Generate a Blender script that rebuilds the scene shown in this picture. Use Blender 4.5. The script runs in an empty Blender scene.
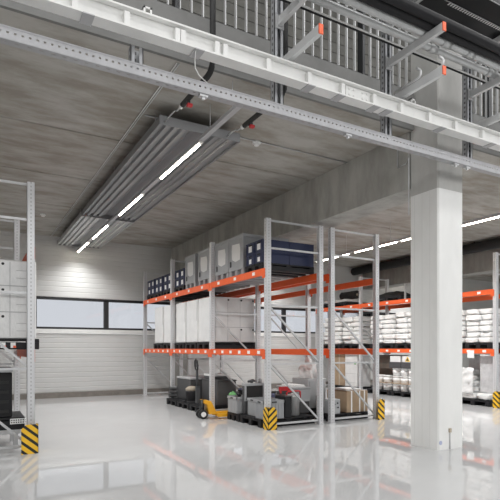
import bpy, bmesh, math, random
from mathutils import Vector, Matrix, noise
random.seed(7)
S = bpy.context.scene
C = S.collection
PI = math.pi

# ------------------------------------------------------------------ materials
def mat(name, col, rough=0.5, metal=0.0, spec=0.5, var=0.0, vscale=4.0, vstretch=(1, 1, 1), col2=None,
        bump=0.0, bscale=30.0, bstretch=None, emit=None, estr=0.0):
    m = bpy.data.materials.new(name); m.use_nodes = True
    nt = m.node_tree; N = nt.nodes; L = nt.links
    b = N['Principled BSDF']
    b.inputs['Base Color'].default_value = (*col, 1)
    b.inputs['Roughness'].default_value = rough
    b.inputs['Metallic'].default_value = metal
    b.inputs['Specular IOR Level'].default_value = spec
    tc = N.new('ShaderNodeTexCoord')
    if var or col2:
        mp = N.new('ShaderNodeMapping'); mp.inputs['Scale'].default_value = vstretch
        L.new(tc.outputs['Object'], mp.inputs[0])
        n = N.new('ShaderNodeTexNoise'); n.inputs['Scale'].default_value = vscale; n.inputs['Detail'].default_value = 6
        n.inputs['Roughness'].default_value = 0.62
        L.new(mp.outputs[0], n.inputs['Vector'])
        r = N.new('ShaderNodeValToRGB')
        c2 = col2 or tuple(max(0, c * (1 - var)) for c in col)
        r.color_ramp.elements[0].position = 0.36; r.color_ramp.elements[0].color = (*c2, 1)
        r.color_ramp.elements[1].position = 0.62; r.color_ramp.elements[1].color = (*col, 1)
        L.new(n.outputs['Fac'], r.inputs[0]); L.new(r.outputs[0], b.inputs['Base Color'])
    if bump:
        mp = N.new('ShaderNodeMapping'); mp.inputs['Scale'].default_value = bstretch or (1, 1, 1)
        L.new(tc.outputs['Object'], mp.inputs[0])
        n = N.new('ShaderNodeTexNoise'); n.inputs['Scale'].default_value = bscale; n.inputs['Detail'].default_value = 4
        L.new(mp.outputs[0], n.inputs['Vector'])
        bp = N.new('ShaderNodeBump'); bp.inputs['Strength'].default_value = bump; bp.inputs['Distance'].default_value = 0.02
        L.new(n.outputs['Fac'], bp.inputs['Height']); L.new(bp.outputs[0], b.inputs['Normal'])
    if emit:
        b.inputs['Emission Color'].default_value = (*emit, 1); b.inputs['Emission Strength'].default_value = estr
    return m

def math_node(nt, op, a, b=None):
    n = nt.nodes.new('ShaderNodeMath'); n.operation = op
    for i, v in enumerate((a, b)):
        if v is None: continue
        if isinstance(v, (int, float)): n.inputs[i].default_value = v
        else: nt.links.new(v, n.inputs[i])
    return n.outputs[0]

M = {}
M['floor'] = mat('floor_epoxy', (.56, .563, .566), 0.035, 0, .33, var=.06, vscale=.7, bump=.005, bscale=2.2)
M['concrete'] = mat('slab_concrete', (.46, .445, .415), .85, 0, .25, vscale=2.6, vstretch=(.55, 1.5, 1), col2=(.315, .29, .25), bump=.25, bscale=14)
M['beam_concrete'] = mat('beam_concrete', (.43, .425, .40), .85, 0, .25, vscale=3, vstretch=(1, 1, .35), col2=(.31, .305, .285), bump=.2, bscale=14, bstretch=(1, 1, .15))
M['column'] = mat('column_paint', (.85, .85, .835), .6, 0, .35, var=.05, vscale=4, vstretch=(1, 1, .4), bump=.05, bscale=10, bstretch=(1, 1, .3))
M['bare'] = mat('column_bare', (.54, .535, .515), .8, 0, .3, var=.14, vscale=3, vstretch=(1, 1, .4), bump=.1, bscale=12)
M['fascia'] = mat('fascia_concrete', (.21, .21, .205), .8, 0, .3, var=.2, vscale=2)
M['wall'] = mat('wall_cladding', (.60, .60, .592), .5, 0, .4, var=.05, vscale=1.2)
M['block'] = mat('wall_block', (.29, .285, .265), .9, 0, .2, var=.3, vscale=2.5)
M['kerb'] = mat('kerb_grey', (.22, .20, .18), .7, 0, .3, var=.2, vscale=5)
M['dark'] = mat('dark_steel', (.045, .047, .05), .45, .3, .5)
M['roof'] = mat('hall_roof', (.05, .05, .052), .7)
M['frame'] = mat('window_black', (.018, .018, .02), .4)
M['outside'] = mat('facade_outside', (.75, .78, .84), .8)
M['galv'] = mat('galvanised', (.62, .625, .635), .42, .35, .5, var=.12, vscale=9)
M['galvl'] = mat('galvanised_light', (.42, .42, .435), .45, .35, .5, var=.1, vscale=9)
M['white_steel'] = mat('white_steel', (.80, .80, .785), .35, 0, .5, var=.06, vscale=6)
M['plate'] = mat('plate_grey', (.47, .47, .48), .5, .2)
M['orange'] = mat('orange_powder', (.80, .12, .028), .42, 0, .5)
M['tipred'] = mat('tip_red', (.86, .14, .05), .45)
M['label'] = mat('label_white', (.85, .85, .84), .5)
M['black'] = mat('black_plastic', (.016, .016, .018), .55, 0, .3)
M['rubber'] = mat('black_rubber', (.02, .02, .02), .7)
M['dgrey'] = mat('dark_grey_plastic', (.075, .075, .078), .5, var=.15)
M['navy'] = mat('navy_plastic', (.022, .030, .082), .45, 0, .4)
M['gcrate'] = mat('grey_plastic', (.40, .41, .42), .5, var=.05)
M['gbox'] = mat('grey_container', (.36, .37, .385), .5, var=.06)
M['film'] = mat('white_film', (.78, .78, .775), .32, 0, .5, var=.08, vscale=5, bump=.7, bscale=8, bstretch=(1, 1, .5))
M['filmg'] = mat('grey_film', (.62, .62, .63), .25, 0, .6, var=.2, vscale=9, bump=.6, bscale=12)
M['bag'] = mat('bag_white', (.82, .82, .81), .45, 0, .4, var=.07, vscale=7, bump=.6, bscale=5)
M['seam'] = mat('seam_grey', (.45, .45, .455), .6)
M['card'] = mat('cardboard', (.42, .31, .21), .8, 0, .2, var=.12, vscale=6)
M['brown'] = mat('brown_board', (.13, .105, .085), .8, var=.25)
M['paper'] = mat('paper_white', (.78, .78, .77), .7, var=.04)
M['steel'] = mat('stainless', (.60, .60, .60), .3, .45, var=.25, vscale=5, vstretch=(2, 2, .3))
M['red'] = mat('red_plastic', (.55, .025, .03), .4)
M['yellow'] = mat('yellow_paint', (.82, .40, .02), .38)
M['hazard'] = mat('hazard_yellow', (.85, .55, .03), .5)
M['green'] = mat('green_cloth', (.16, .42, .16), .7)
M['blue'] = mat('blue_grey', (.16, .18, .30), .6)
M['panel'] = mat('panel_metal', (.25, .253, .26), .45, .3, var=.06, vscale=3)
M['panel_lit'] = mat('panel_metal_lit', (.42, .425, .43), .42, .3, var=.06, vscale=3)  # lamp-lit brightness of the far panel segment, put into a lighter base colour
M['pipe'] = mat('pipe_steel', (.60, .61, .61), .28, .5, var=.12, vscale=5)
M['tube'] = mat('tube_black', (.012, .012, .014), .42, 0, .35)
M['lamp'] = mat('lamp_glow', (1, 1, 1), .5, emit=(1.0, .93, .78), estr=24)
M['tan'] = mat('tan_wrap', (.50, .43, .34), .7, var=.2)

for n_ in ('bag',):
    b_ = M[n_].node_tree.nodes['Principled BSDF']
    b_.inputs['Subsurface Weight'].default_value = .35; b_.inputs['Subsurface Radius'].default_value = (1, .95, .9); b_.inputs['Subsurface Scale'].default_value = .04

def hazard_material():
    m = mat('chevron_stripes', (.85, .50, .02), .45)
    nt = m.node_tree; b = nt.nodes['Principled BSDF']
    tc = nt.nodes.new('ShaderNodeTexCoord'); sp = nt.nodes.new('ShaderNodeSeparateXYZ')
    nt.links.new(tc.outputs['Object'], sp.inputs[0])
    s = math_node(nt, 'ADD', math_node(nt, 'ABSOLUTE', sp.outputs[0]), math_node(nt, 'ABSOLUTE', sp.outputs[1]))
    f = math_node(nt, 'FRACT', math_node(nt, 'DIVIDE', math_node(nt, 'ADD', math_node(nt, 'SUBTRACT', sp.outputs[2], math_node(nt, 'MULTIPLY', s, .85)), 5.03), .112))
    g = math_node(nt, 'GREATER_THAN', f, .60)
    mx = nt.nodes.new('ShaderNodeMix'); mx.data_type = 'RGBA'
    mx.inputs['A'].default_value = (.85, .50, .02, 1); mx.inputs['B'].default_value = (.015, .015, .015, 1)
    nt.links.new(g, mx.inputs['Factor']); nt.links.new(mx.outputs['Result'], b.inputs['Base Color'])
    return m
M['chev'] = hazard_material()

def slotted(name, base, pz, duty, half, dark=(.06, .06, .065)):
    """galvanised sheet with dark punched slots every pz along local z, within |x| < half or |y| < half"""
    m = mat(name, base, .42, .3)
    nt = m.node_tree; b = nt.nodes['Principled BSDF']
    tc = nt.nodes.new('ShaderNodeTexCoord'); sp = nt.nodes.new('ShaderNodeSeparateXYZ')
    nt.links.new(tc.outputs['Object'], sp.inputs[0])
    f = math_node(nt, 'LESS_THAN', math_node(nt, 'FRACT', math_node(nt, 'DIVIDE', sp.outputs[2], pz)), duty)
    a = math_node(nt, 'MAXIMUM', math_node(nt, 'LESS_THAN', math_node(nt, 'ABSOLUTE', sp.outputs[0]), half),
                  math_node(nt, 'LESS_THAN', math_node(nt, 'ABSOLUTE', sp.outputs[1]), half))
    k = math_node(nt, 'MULTIPLY', f, a)
    mx = nt.nodes.new('ShaderNodeMix'); mx.data_type = 'RGBA'
    mx.inputs['A'].default_value = (*base, 1); mx.inputs['B'].default_value = (*dark, 1)
    nt.links.new(k, mx.inputs['Factor']); nt.links.new(mx.outputs['Result'], b.inputs['Base Color'])
    return m
M['post'] = slotted('post_slotted', (.66, .665, .68), .05, .42, .007, (.40, .40, .41))
M['arm'] = mat('arm_galvanised', (.66, .665, .67), .4, .1, .5)
M['strut'] = slotted('strut_slotted', (.50, .51, .53), .06, .45, .012, (.16, .16, .17))

def glass_material():
    m = bpy.data.materials.new('window_glass'); m.use_nodes = True
    nt = m.node_tree; N = nt.nodes
    out = N['Material Output']; N.remove(N['Principled BSDF'])
    tr = N.new('ShaderNodeBsdfTransparent'); tr.inputs[0].default_value = (.85, .86, .885, 1)
    gl = N.new('ShaderNodeBsdfGlossy'); gl.inputs['Roughness'].default_value = .02
    fr = N.new('ShaderNodeFresnel'); fr.inputs['IOR'].default_value = 1.5
    mx = N.new('ShaderNodeMixShader')
    nt.links.new(fr.outputs[0], mx.inputs[0]); nt.links.new(tr.outputs[0], mx.inputs[1]); nt.links.new(gl.outputs[0], mx.inputs[2])
    nt.links.new(mx.outputs[0], out.inputs[0])
    return m
M['glass'] = glass_material()

# ------------------------------------------------------------------ mesh helpers
def box(bm, x0, y0, z0, x1, y1, z1, bev=0.0):
    r = bmesh.ops.create_cube(bm, size=1.0)
    vs = r['verts']
    for v in vs:
        v.co = Vector(((x0 + x1) / 2 + v.co.x * (x1 - x0), (y0 + y1) / 2 + v.co.y * (y1 - y0), (z0 + z1) / 2 + v.co.z * (z1 - z0)))
    if bev:
        es = list({e for v in vs for e in v.link_edges})
        bmesh.ops.bevel(bm, geom=es, offset=bev, segments=2, affect='EDGES', profile=.5)

def bar(bm, p0, p1, w, h, up=(0, 0, 1)):
    p0 = Vector(p0); p1 = Vector(p1); d = (p1 - p0); ln = d.length; d.normalize()
    u = Vector(up)
    if abs(d.dot(u)) > .98: u = Vector((1, 0, 0))
    s = d.cross(u).normalized(); t = s.cross(d).normalized()
    vs = []
    for q in (p0, p1):
        for a, b in ((-1, -1), (1, -1), (1, 1), (-1, 1)):
            vs.append(bm.verts.new(q + s * a * w / 2 + t * b * h / 2))
    for f in ((3, 2, 1, 0), (4, 5, 6, 7), (0, 1, 5, 4), (1, 2, 6, 5), (2, 3, 7, 6), (3, 0, 4, 7)):
        bm.faces.new([vs[i] for i in f])

def tube(bm, pts, r, n=10, cap=True):
    pts = [Vector(p) for p in pts]
    rings = []
    for i, p in enumerate(pts):
        a = pts[max(0, i - 1)]; b = pts[min(len(pts) - 1, i + 1)]
        d = (b - a).normalized()
        u = Vector((0, 0, 1)) if abs(d.z) < .9 else Vector((1, 0, 0))
        s = d.cross(u).normalized(); t = s.cross(d)
        rr = r[i] if isinstance(r, (list, tuple)) else r
        rings.append([bm.verts.new(p + (s * math.cos(2 * PI * k / n) + t * math.sin(2 * PI * k / n)) * rr) for k in range(n)])
    for A, B in zip(rings, rings[1:]):
        for k in range(n):
            f = bm.faces.new((A[k], A[(k + 1) % n], B[(k + 1) % n], B[k])); f.smooth = True
    if cap:
        bm.faces.new(rings[0]); bm.faces.new(rings[-1][::-1])

def lathe(bm, prof, n=20, c=(0, 0, 0)):
    rings = []
    for r, z in prof:
        rings.append([bm.verts.new((c[0] + r * math.cos(2 * PI * k / n), c[1] + r * math.sin(2 * PI * k / n), c[2] + z)) for k in range(n)])
    for A, B in zip(rings, rings[1:]):
        for k in range(n):
            f = bm.faces.new((A[k], A[(k + 1) % n], B[(k + 1) % n], B[k])); f.smooth = True
    bm.faces.new(rings[0][::-1]); bm.faces.new(rings[-1])

def prism(bm, poly, axis, a0, a1):
    """extrude a polygon of 2-D points along an axis from a0 to a1"""
    def P(p, a):
        return {'x': (a, p[0], p[1]), 'y': (p[0], a, p[1]), 'z': (p[0], p[1], a)}[axis]
    A = [bm.verts.new(P(p, a0)) for p in poly]; B = [bm.verts.new(P(p, a1)) for p in poly]
    n = len(poly)
    for i in range(n): bm.faces.new((A[i], A[(i + 1) % n], B[(i + 1) % n], B[i]))
    bm.faces.new(A[::-1]); bm.faces.new(B)

def mesh(name, bm, m):
    bmesh.ops.recalc_face_normals(bm, faces=bm.faces)
    me = bpy.data.meshes.new(name); bm.to_mesh(me); bm.free()
    me.materials.append(m)
    return me

def obj(name, bm, m, parent=None, loc=(0, 0, 0), rz=0):
    me = bm if isinstance(bm, bpy.types.Mesh) else mesh(name, bm, m)
    o = bpy.data.objects.new(name, me); C.objects.link(o)
    o.location = loc; o.rotation_euler = (0, 0, rz)
    if parent: o.parent = parent
    return o

def BM(): return bmesh.new()
def B(*boxes, bev=0.0):
    bm = BM()
    for b in boxes: box(bm, *b, bev=bev)
    return bm

def tag(o, label, cat, group=None):
    o['label'] = label; o['category'] = cat
    if group: o['group'] = group
    return o

def thing(name, label, cat, loc=(0, 0, 0), rz=0, group=None):
    o = bpy.data.objects.new(name, None); C.objects.link(o)
    o.location = loc; o.rotation_euler = (0, 0, rz); o.empty_display_size = .1
    return tag(o, label, cat, group)

KIDS = {}
def dup(root, loc, label, rz=None, group=None):
    def cp(o, parent):
        c = o.copy(); C.objects.link(c)
        if parent: c.parent = parent
        for k in [q for q in S.objects if q.parent == o]: cp(k, c)
        return c
    r = cp(root, None); r.location = loc
    if rz is not None: r.rotation_euler = (0, 0, rz)
    r['label'] = label
    if group: r['group'] = group
    return r

def struct(name, bm, m, label=None):
    o = obj(name, bm, m); o['kind'] = 'structure'
    if label: o['label'] = label
    o['category'] = name.split('_')[0]
    return o

# ------------------------------------------------------------------ the building
XW0, XW1, YW, ZC = -4.0, 24.0, 14.35, 4.37
struct('floor', B((XW0 - .3, -9, -.2, XW1 + .3, YW + .3, 0)), M['floor'], 'glossy pale grey poured floor')

# mezzanine slab of wide concrete planks with open joints
bm = BM()
ys = [4.9, 5.32, 7.25, 9.22, 11.18, 13.14, YW + .3]
for a, b in zip(ys, ys[1:]):
    prism(bm, [(a + .008, ZC + .03), (a + .02, ZC), (b - .02, ZC), (b - .008, ZC + .03), (b - .008, ZC + .28), (b, ZC + .3), (a, ZC + .3), (a + .008, ZC + .28)], 'x', XW0, XW1)
struct('ceiling', bm, M['concrete'], 'bare concrete plank ceiling')
struct('trim_1', B((XW0, 4.86, ZC - .02, 5.33, 4.9, 4.87), (5.90, 4.86, ZC - .02, XW1, 4.9, 4.87), (XW0, 4.9, ZC + .31, XW1, YW, 4.87)), M['fascia'], 'grey concrete edge of the upper floor')
struct('trim_2', B((5.34, 4.972, 3.576, 5.834, YW, ZC - .002)), M['beam_concrete'], 'deep concrete downstand beam running back from the column')
struct('trim_3', B((13.0, 4.95, 3.576, 13.5, YW, ZC - .002)), M['beam_concrete'], 'concrete downstand beam over the bag racks')
struct('trim_4', B((5.30, YW - .22, 0, 5.87, YW - .001, 3.574)), M['beam_concrete'], 'concrete pilaster on the back wall')
bm = BM()
c = .02
CP = [(5.365 + c, 4.484), (5.862 - c, 4.484), (5.862, 4.484 + c), (5.862, 4.95), (5.862 - c, 4.97), (5.365 + c, 4.97), (5.365, 4.95), (5.365, 4.484 + c)]
prism(bm, CP, 'z', 0, 3.46)
# formwork board joints on the side faces
col = struct('concrete_column', bm, M['column'], 'square white painted concrete column rising through the hall')
col['category'] = 'column'
bm = BM(); prism(bm, CP, 'z', 3.46, 8.2)
obj('bare_shaft', bm, M['bare'], col)['label'] = 'unpainted grey concrete upper shaft'
bm = BM()
for y in (4.62, 4.75, 4.88): box(bm, 5.3635, y, .03, 5.366, y + .004, 3.45)
obj('board_mark', bm, mat('board_line', (.70, .70, .685), .7), col)

# back wall: horizontal ribbed cladding with a strip-window opening
def cladding(bm, x0, x1, z0, z1, pitch=.135, d=.006):
    n = max(1, round((z1 - z0) / pitch)); p = (z1 - z0) / n
    prof = [(YW + .25, z0)]
    for i in range(n):
        a = z0 + i * p
        prof += [(YW + d, a), (YW + d, a + .012), (YW, a + .022), (YW, a + p - .006)]
    prof += [(YW + d, z1), (YW + .25, z1)]
    prism(bm, prof, 'x', x0, x1)
ZW0, ZW1, WX0, WX1 = 1.87, 2.74, 1.50, 15.6
bm = BM()
cladding(bm, XW0, XW1, 0, ZW0 - .12); cladding(bm, XW0, XW1, ZW1, ZC + .3)
cladding(bm, XW0, WX0, ZW0 - .12, ZW1); cladding(bm, WX1, XW1, ZW0 - .12, ZW1)
struct('wall_back', bm, M['wall'], 'white ribbed cladding wall at the back')
struct('wall_left', B((XW0 - .25, -9.25, 0, XW0, YW + .3, 8.2)), M['wall'], 'plain white side wall')
struct('wall_right', B((XW1, -9.25, 0, XW1 + .25, YW + .3, 8.2)), M['wall'], 'plain white side wall')
struct('baseboard_back', B((XW0, YW - .07, 0, 5.28, YW - .001, .14), (5.89, YW - .07, 0, XW1, YW - .001, .14)), M['kerb'], 'dark grey kerb along the back wall')
struct('trim_5', B((WX0 - .02, YW - .03, ZW0 - .115, 5.28, YW - .001, ZW0 - .002), (5.89, YW - .03, ZW0 - .115, WX1, YW - .001, ZW0 - .002)), M['white_steel'], 'white sill band below the strip windows')
edges = [1.50, 3.40, 5.42, 7.44, 9.46, 11.48, 13.5, 15.6]
for i, (a, b) in enumerate(zip(edges, edges[1:])):
    f = .055
    fr = struct('window_%d' % (i + 1), B((a, YW + .02, ZW0, b, YW + .12, ZW0 + f), (a, YW + .02, ZW1 - f - .02, b, YW + .12, ZW1),
                                        (a, YW + .02, ZW0 + f, a + f + .01, YW + .12, ZW1 - f), (b - f - .01, YW + .02, ZW0 + f, b, YW + .12, ZW1 - f)), M['frame'],
                'black framed strip window in the back wall')
    obj('pane', B((a + f, YW + .06, ZW0 + f - .01, b - f, YW + .068, ZW1 - f)), M['glass'], fr)
# unseen wall added to keep low light from reaching deep; gap lets high light in
struct('wall_front', B((XW0, -9.25, 0, XW1, -9, 4.9), (XW0, -9.25, 7.7, XW1, -9, 8.2)), M['wall'], 'added unseen white wall that blocks low light behind the camera')

# upper floor: block wall behind a white barred railing, hall roof
struct('wall_mezzanine', None or (lambda bm: ([box(bm, XW0, 7.6, 4.88 + .2 * k, XW1, 7.8, 4.88 + .2 * k + .188) for k in range(17)], box(bm, XW0, 7.63, 4.88, XW1, 7.79, 8.2), bm)[2])(BM()), M['block'], 'grey block wall on the upper floor')
struct('ceiling_hall', B((XW0 - .25, -9.25, 8.2, XW1 + .25, 7.8, 8.4)), M['roof'], 'dark roof of the open hall')

rl = thing('balustrade', 'white barred balustrade along the edge of the upper floor', 'railing', (0, 4.93, 4.87))
me = mesh('baluster', B((-.006, -.019, .03, .006, .019, 1.08)), M['arm'])
x = -0.2
nb = 0
while x < 10.6:
    if not (5.3 < x < 5.9):
        obj('baluster', me, None, rl, (x, 0, 0)); nb += 1
    x += .133
obj('bottom_rail', B((-.4, -.03, 0.012, 5.29, .03, .034), (5.9, -.03, .012, 10.8, .03, .034)), M['dark'], rl)
obj('handrail', B((-.4, -.03, 1.08, 5.29, .03, 1.12), (5.9, -.03, 1.08, 10.8, .03, 1.12)), M['dark'], rl)
for x in (1.88, 4.44, 7.0, 9.6): obj('railing_post', B((x - .02, -.05, 0, x + .02, .05, 1.12)), M['dark'], rl)

# ------------------------------------------------------------------ overhead steelwork in front of the slab edge
cr = thing('crane_rail', 'white steel I-beam rail crossing in front of the column, above the cable tray', 'beam', (0, 4.015, 3.93))
obj('top_flange', B((-1.2, -.065, .145, 9.5, .065, .16)), M['white_steel'], cr)
obj('web', B((-1.2, -.012, .012, 9.5, .012, .145)), M['white_steel'], cr)
obj('bottom_flange', B((-1.2, -.065, -.004, 9.5, .065, .012)), M['white_steel'], cr)
sm = mesh('stiffener', B((-.022, -.062, .012, .022, -.012, .118)), M['white_steel'])
for x in (.35, .70, 1.10, 1.53, 1.58, 1.90, 1.98, 2.43, 2.90, 3.32, 3.75, 4.15, 4.60, 5.05, 5.55, 6.0, 6.5): obj('stiffener', sm, None, cr, (x, 0, 0))
pm = mesh('cover_plate', B((-.045, -.072, -.012, .045, .072, -.004)), M['plate'])
for x in (.80, 1.73, 2.92, 3.30, 3.78, 3.96, 4.82, 5.75): obj('cover_plate', pm, None, cr, (x, 0, 0))
jm = mesh('splice_plate', B((-.16, -.02, .02, .16, -.012, .14), *[(x - .007, -.028, z - .007, x + .007, -.02, z + .007) for x in (-.12, -.06, .06, .12) for z in (.05, .11)]), M['white_steel'])
obj('splice_plate', jm, None, cr, (3.55, 0, 0)); 
for x in (1.27, 4.33): obj('rail_clip', B((x - .035, -.06, .16, x - .02, .02, .21), (x + .02, -.06, .16, x + .035, .02, .21), (x - .035, -.06, .195, x + .035, .02, .21)), M['white_steel'], cr)

# perforated cable tray: real punched holes
ct = thing('hanging_cable_tray', 'galvanised perforated cable tray crossing below the white rail', 'cable tray', (0, 4.12, 3.652))
x0, x1, H = -1.2, 9.5, .098
bm = B((x0, 0, 0, x1, .003, .046), (x0, 0, .061, x1, .003, H), (x0, -.003, 0, x1, 0, .012), (x0, -.003, H - .01, x1, 0, H), (x0, 0, H, x1, .02, H + .004))
x = x0
while x < x1:
    box(bm, x, 0, .046, x + .034, .003, .061); x += .052
obj('side_rail', bm, M['galvl'], ct)
bm = B((x0, 0, -.003, x1, .022, 0), (x0, .034, -.003, x1, .075, 0))
x = x0
while x < x1:
    box(bm, x, .022, -.003, x + .055, .034, 0); x += .085
obj('tray_bottom', bm, M['galvl'], ct)
for x in (3.55, 5.28, 5.50, 1.85): obj('tray_clamp', B((x - .04, .01, -.022, x + .04, .06, -.003), (x - .012, .02, -.045, x + .012, .045, -.022)), M['galv'], ct)
tube_pts = [(1.70, 3.97, 3.918), (1.70, 3.99, 3.85), (1.72, 4.03, 3.80), (1.78, 4.08, 3.775), (1.9, 4.15, 3.763)]
bm = BM(); tube(bm, tube_pts, .005, 8)
tag(obj('white_cable', bm, M['white_steel']), 'white cable drooping from the white rail to the perforated tray', 'cable')

# cantilever storage struts with arms
def cantilever(xp, label, top, arms, zlow=3.745):
    t = thing('hanging_strut', label, 'strut', (xp, 4.235, 0))
    bm = B((-.055, -.035, zlow, -.048, .035, top), (.048, -.035, zlow, .055, .035, top), (-.055, .028, zlow, .055, .035, top), (-.055, -.035, zlow, -.02, -.028, top), (.02, -.035, zlow, .055, -.028, top))
    obj('strut_channel', bm, M['strut'], t)
    for z, l in arms:
        a = obj('cantilever_arm', B((-.022, -l, z - .04, .022, -.036, z - .034), (-.022, -l, z + .034, .022, -.036, z + .04), (-.022, -l, z - .034, -.017, -.036, z + .034), (.010, -l, z - .034, .022, -.036, z - .024)), M['arm'], t)
        obj('end_cap', B((-.024, -l - .014, z - .045, .024, -l, z + .044), bev=.004), M['tipred'], a)
        obj('arm_bracket', B((-.05, -.05, z - .07, .05, -.036, z + .065)), M['galv'], a)
    return t
cantilever(1.253, 'short galvanised strut linking the white rail and the tray, above the heating panel', 3.94, [])
cantilever(2.70, 'galvanised strut with two cantilever arms, left of the column', 6.2, [(4.165, .71), (4.61, .80), (5.10, .8)])
cantilever(4.19, 'galvanised strut with two red tipped arms, second from the column and carrying pipes', 6.2, [(4.165, .80), (4.61, .80), (5.10, .8)])
cantilever(5.62, 'galvanised strut with cantilever arms directly in front of the column', 6.2, [(4.165, .80), (4.61, .80), (5.10, .8)])
cantilever(7.1, 'galvanised strut with cantilever arms, right of the column', 6.2, [(4.165, .80), (4.61, .80), (5.10, .8)])

def longtube(name, y, z, r, m, label, cat, x0=2.3, x1=9.0, parts=()):
    t = tag(obj(name, (lambda bm: (tube(bm, [(x0, 0, 0), (x1, 0, 0)], r, 14), bm)[1])(BM()), m, None, (0, y, z)), label, cat)
    for x in parts: obj('coupling', (lambda bm: (tube(bm, [(x - .06, 0, 0), (x + .06, 0, 0)], r + .007, 14), bm)[1])(BM()), M['pipe'], t)
    return t
Z2 = 4.652
longtube('steel_pipe', 3.84, Z2 + .04, .04, M['pipe'], 'silver steel pipe lying nearest the struts on the arms', 'pipe', parts=(4.5, 5.5))
longtube('steel_pipe', 3.70, Z2 + .047, .047, M['pipe'], 'silver steel pipe, the thicker of two, beside the black profiles', 'pipe', parts=(4.55, 4.95))
longtube('black_tube', 3.595, Z2 + .052, .052, M['tube'], 'black tube on the arms directly beside the thicker silver pipe', 'tube')
longtube('black_tube', 3.488, Z2 + .05, .05, M['tube'], 'black tube lying at the red tipped end of the arms', 'tube')
longtube('thin_rod', 3.975, Z2 + .012, .012, M['tube'], 'thin black rod on the arms between the thinner silver pipe and the struts', 'rod')
longtube('thin_rod', 3.945, Z2 + .009, .009, M['white_steel'], 'thin white rod lying beside the black rod on the arms', 'rod')
def profile(y, z, w, h, label, perforated=False):
    t = tag(obj('black_profile', B((2.6, -w / 2, 0, 9, w / 2, .006), (2.6, -w / 2, 0, 9, -w / 2 + .006, h), (2.6, w / 2 - .006, 0, 9, w / 2, h)), M['tube'], None, (0, y, z)), label, 'profile')
    obj('highlight_edge', B((2.6, -w / 2 - .004, -.004, 9, -w / 2 + .006, -.0005)), M['galv'], t)  # pale strip stands in for the highlight along the profile edge
    if perforated:
        bm = BM()
        x = 4.6
        while x < 7.2:
            box(bm, x, -w / 2 - .002, -.006, x + .022, -w / 2 + .04, -.0045); x += .04
        obj('slot_row', bm, M['label'], t)
Z3 = 5.152
profile(4.05, Z3, .24, .10, 'black channel profile on the top arms, nearest the struts')
profile(3.80, Z3, .23, .10, 'black slotted profile in the middle of the top arms', True)
profile(3.56, Z3, .23, .12, 'black channel profile at the tips of the top arms')
def hooked(x, l, label):
    bm = BM()
    pts = [(0, 0, 0), (0, -l, 0)] + [(0.0, -l - .05 * math.sin(a), .05 - .05 * math.cos(a)) for a in (.4, .8, 1.2, 1.6, 2.0, 2.4)] + [(0, -l + .0, .12)]
    tube(bm, pts, .014, 8)
    tag(obj('hooked_rod', bm, M['arm'], None, (x, 4.08, 4.222)), label, 'rod')
hooked(4.203, .58, 'bent grey hooked rod on the lower arm near its red tip')
hooked(4.168, .32, 'shorter grey hooked rod on the lower arm close to the strut')

# insulated heating pipes feeding the panel
def insulated(x, y1, label):
    t = thing('hanging_insulated_pipe', label, 'pipe', (x, 4.48, 4.1))
    bm = BM(); tube(bm, [(0, 0, 2.2), (0, 0, .12), (0, .02, .05), (0, .06, .012), (0, .12, 0), (0, y1 - 4.48, 0)], .03, 12)
    obj('insulation', bm, M['rubber'], t)
    bm = BM(); tube(bm, [(0, y1 - 4.482, 0), (0, y1 - 4.42, 0)], .024, 10)
    obj('pipe_cap', bm, M['white_steel'], t)
    bm = BM(); tube(bm, [(0, y1 - 4.42, 0), (0, y1 - 4.3, .01), (0, y1 - 4.25, .035), (0, 5.75 - 4.48, .045), (0, 5.852 - 4.48, .04)], .009, 8)
    obj('connecting_hose', bm, M['pipe'], t)
    v = obj('valve', B((-.02, y1 - 4.66, -.055, .02, y1 - 4.62, -.028)), M['dark'], t)
    obj('valve_lever', B((-.012, y1 - 4.67, -.085, .045, y1 - 4.62, -.055), bev=.004), M['red'], v)
insulated(2.10, 5.28, 'black insulated pipe with red valve running to the panel, left of its lamps')
insulated(2.96, 5.40, 'black insulated pipe running to the panel, right of its lamps')

# ------------------------------------------------------------------ radiant panel, lamps, conduits on the ceiling
rp = thing('radiant_panel', 'long grey ribbed radiant heating panel hanging under the ceiling', 'heating panel', (2.59, 0, 4.1))
def panel_seg(name, y0, y1, pm):
    w = .56; top = .10
    prof = [(-w, top), (-w, 0), (-w + .025, 0), (-w + .025, .03)]
    ribs = [-.44, -.33, -.22, .22, .33, .44]
    for c0 in ribs:
        prof += [(c0 - .04, .035), (c0 - .024, .006), (c0 + .024, .006), (c0 + .04, .035)]
        if c0 == -.22: prof += [(-.13, .035), (-.10, .055), (.10, .055), (.13, .035)]
    prof += [(w - .025, .03), (w - .025, 0), (w, 0), (w, top)]
    bm = BM(); prism(bm, prof, 'y', y0, y1)
    s = obj(name, bm, pm, rp)
    for yy in (y0 - .0125, y1 + .0005):
        obj('end_plate', B((-w, yy, .0, w, yy + .012, top + .012)), M['panel'], s)
    return s
panel_seg('panel_segment', 5.87, 10.62, M['panel']); panel_seg('panel_segment', 10.75, 14.05, M['panel_lit'])
for x in (-.4, -.25, .25, .4): obj('joint_pipe', (lambda bm: (tube(bm, [(x, 10.55, .03), (x, 10.85, .03)], .018, 8), bm)[1])(BM()), M['dark'], rp)
for y in (6.2, 8.3, 10.3, 11.2, 13.6):
    for x in (-.5, .5): obj('suspension_wire', B((x - .004, y - .004, .1, x + .004, y + .004, ZC - 4.103)), M['galv'], rp)

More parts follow.
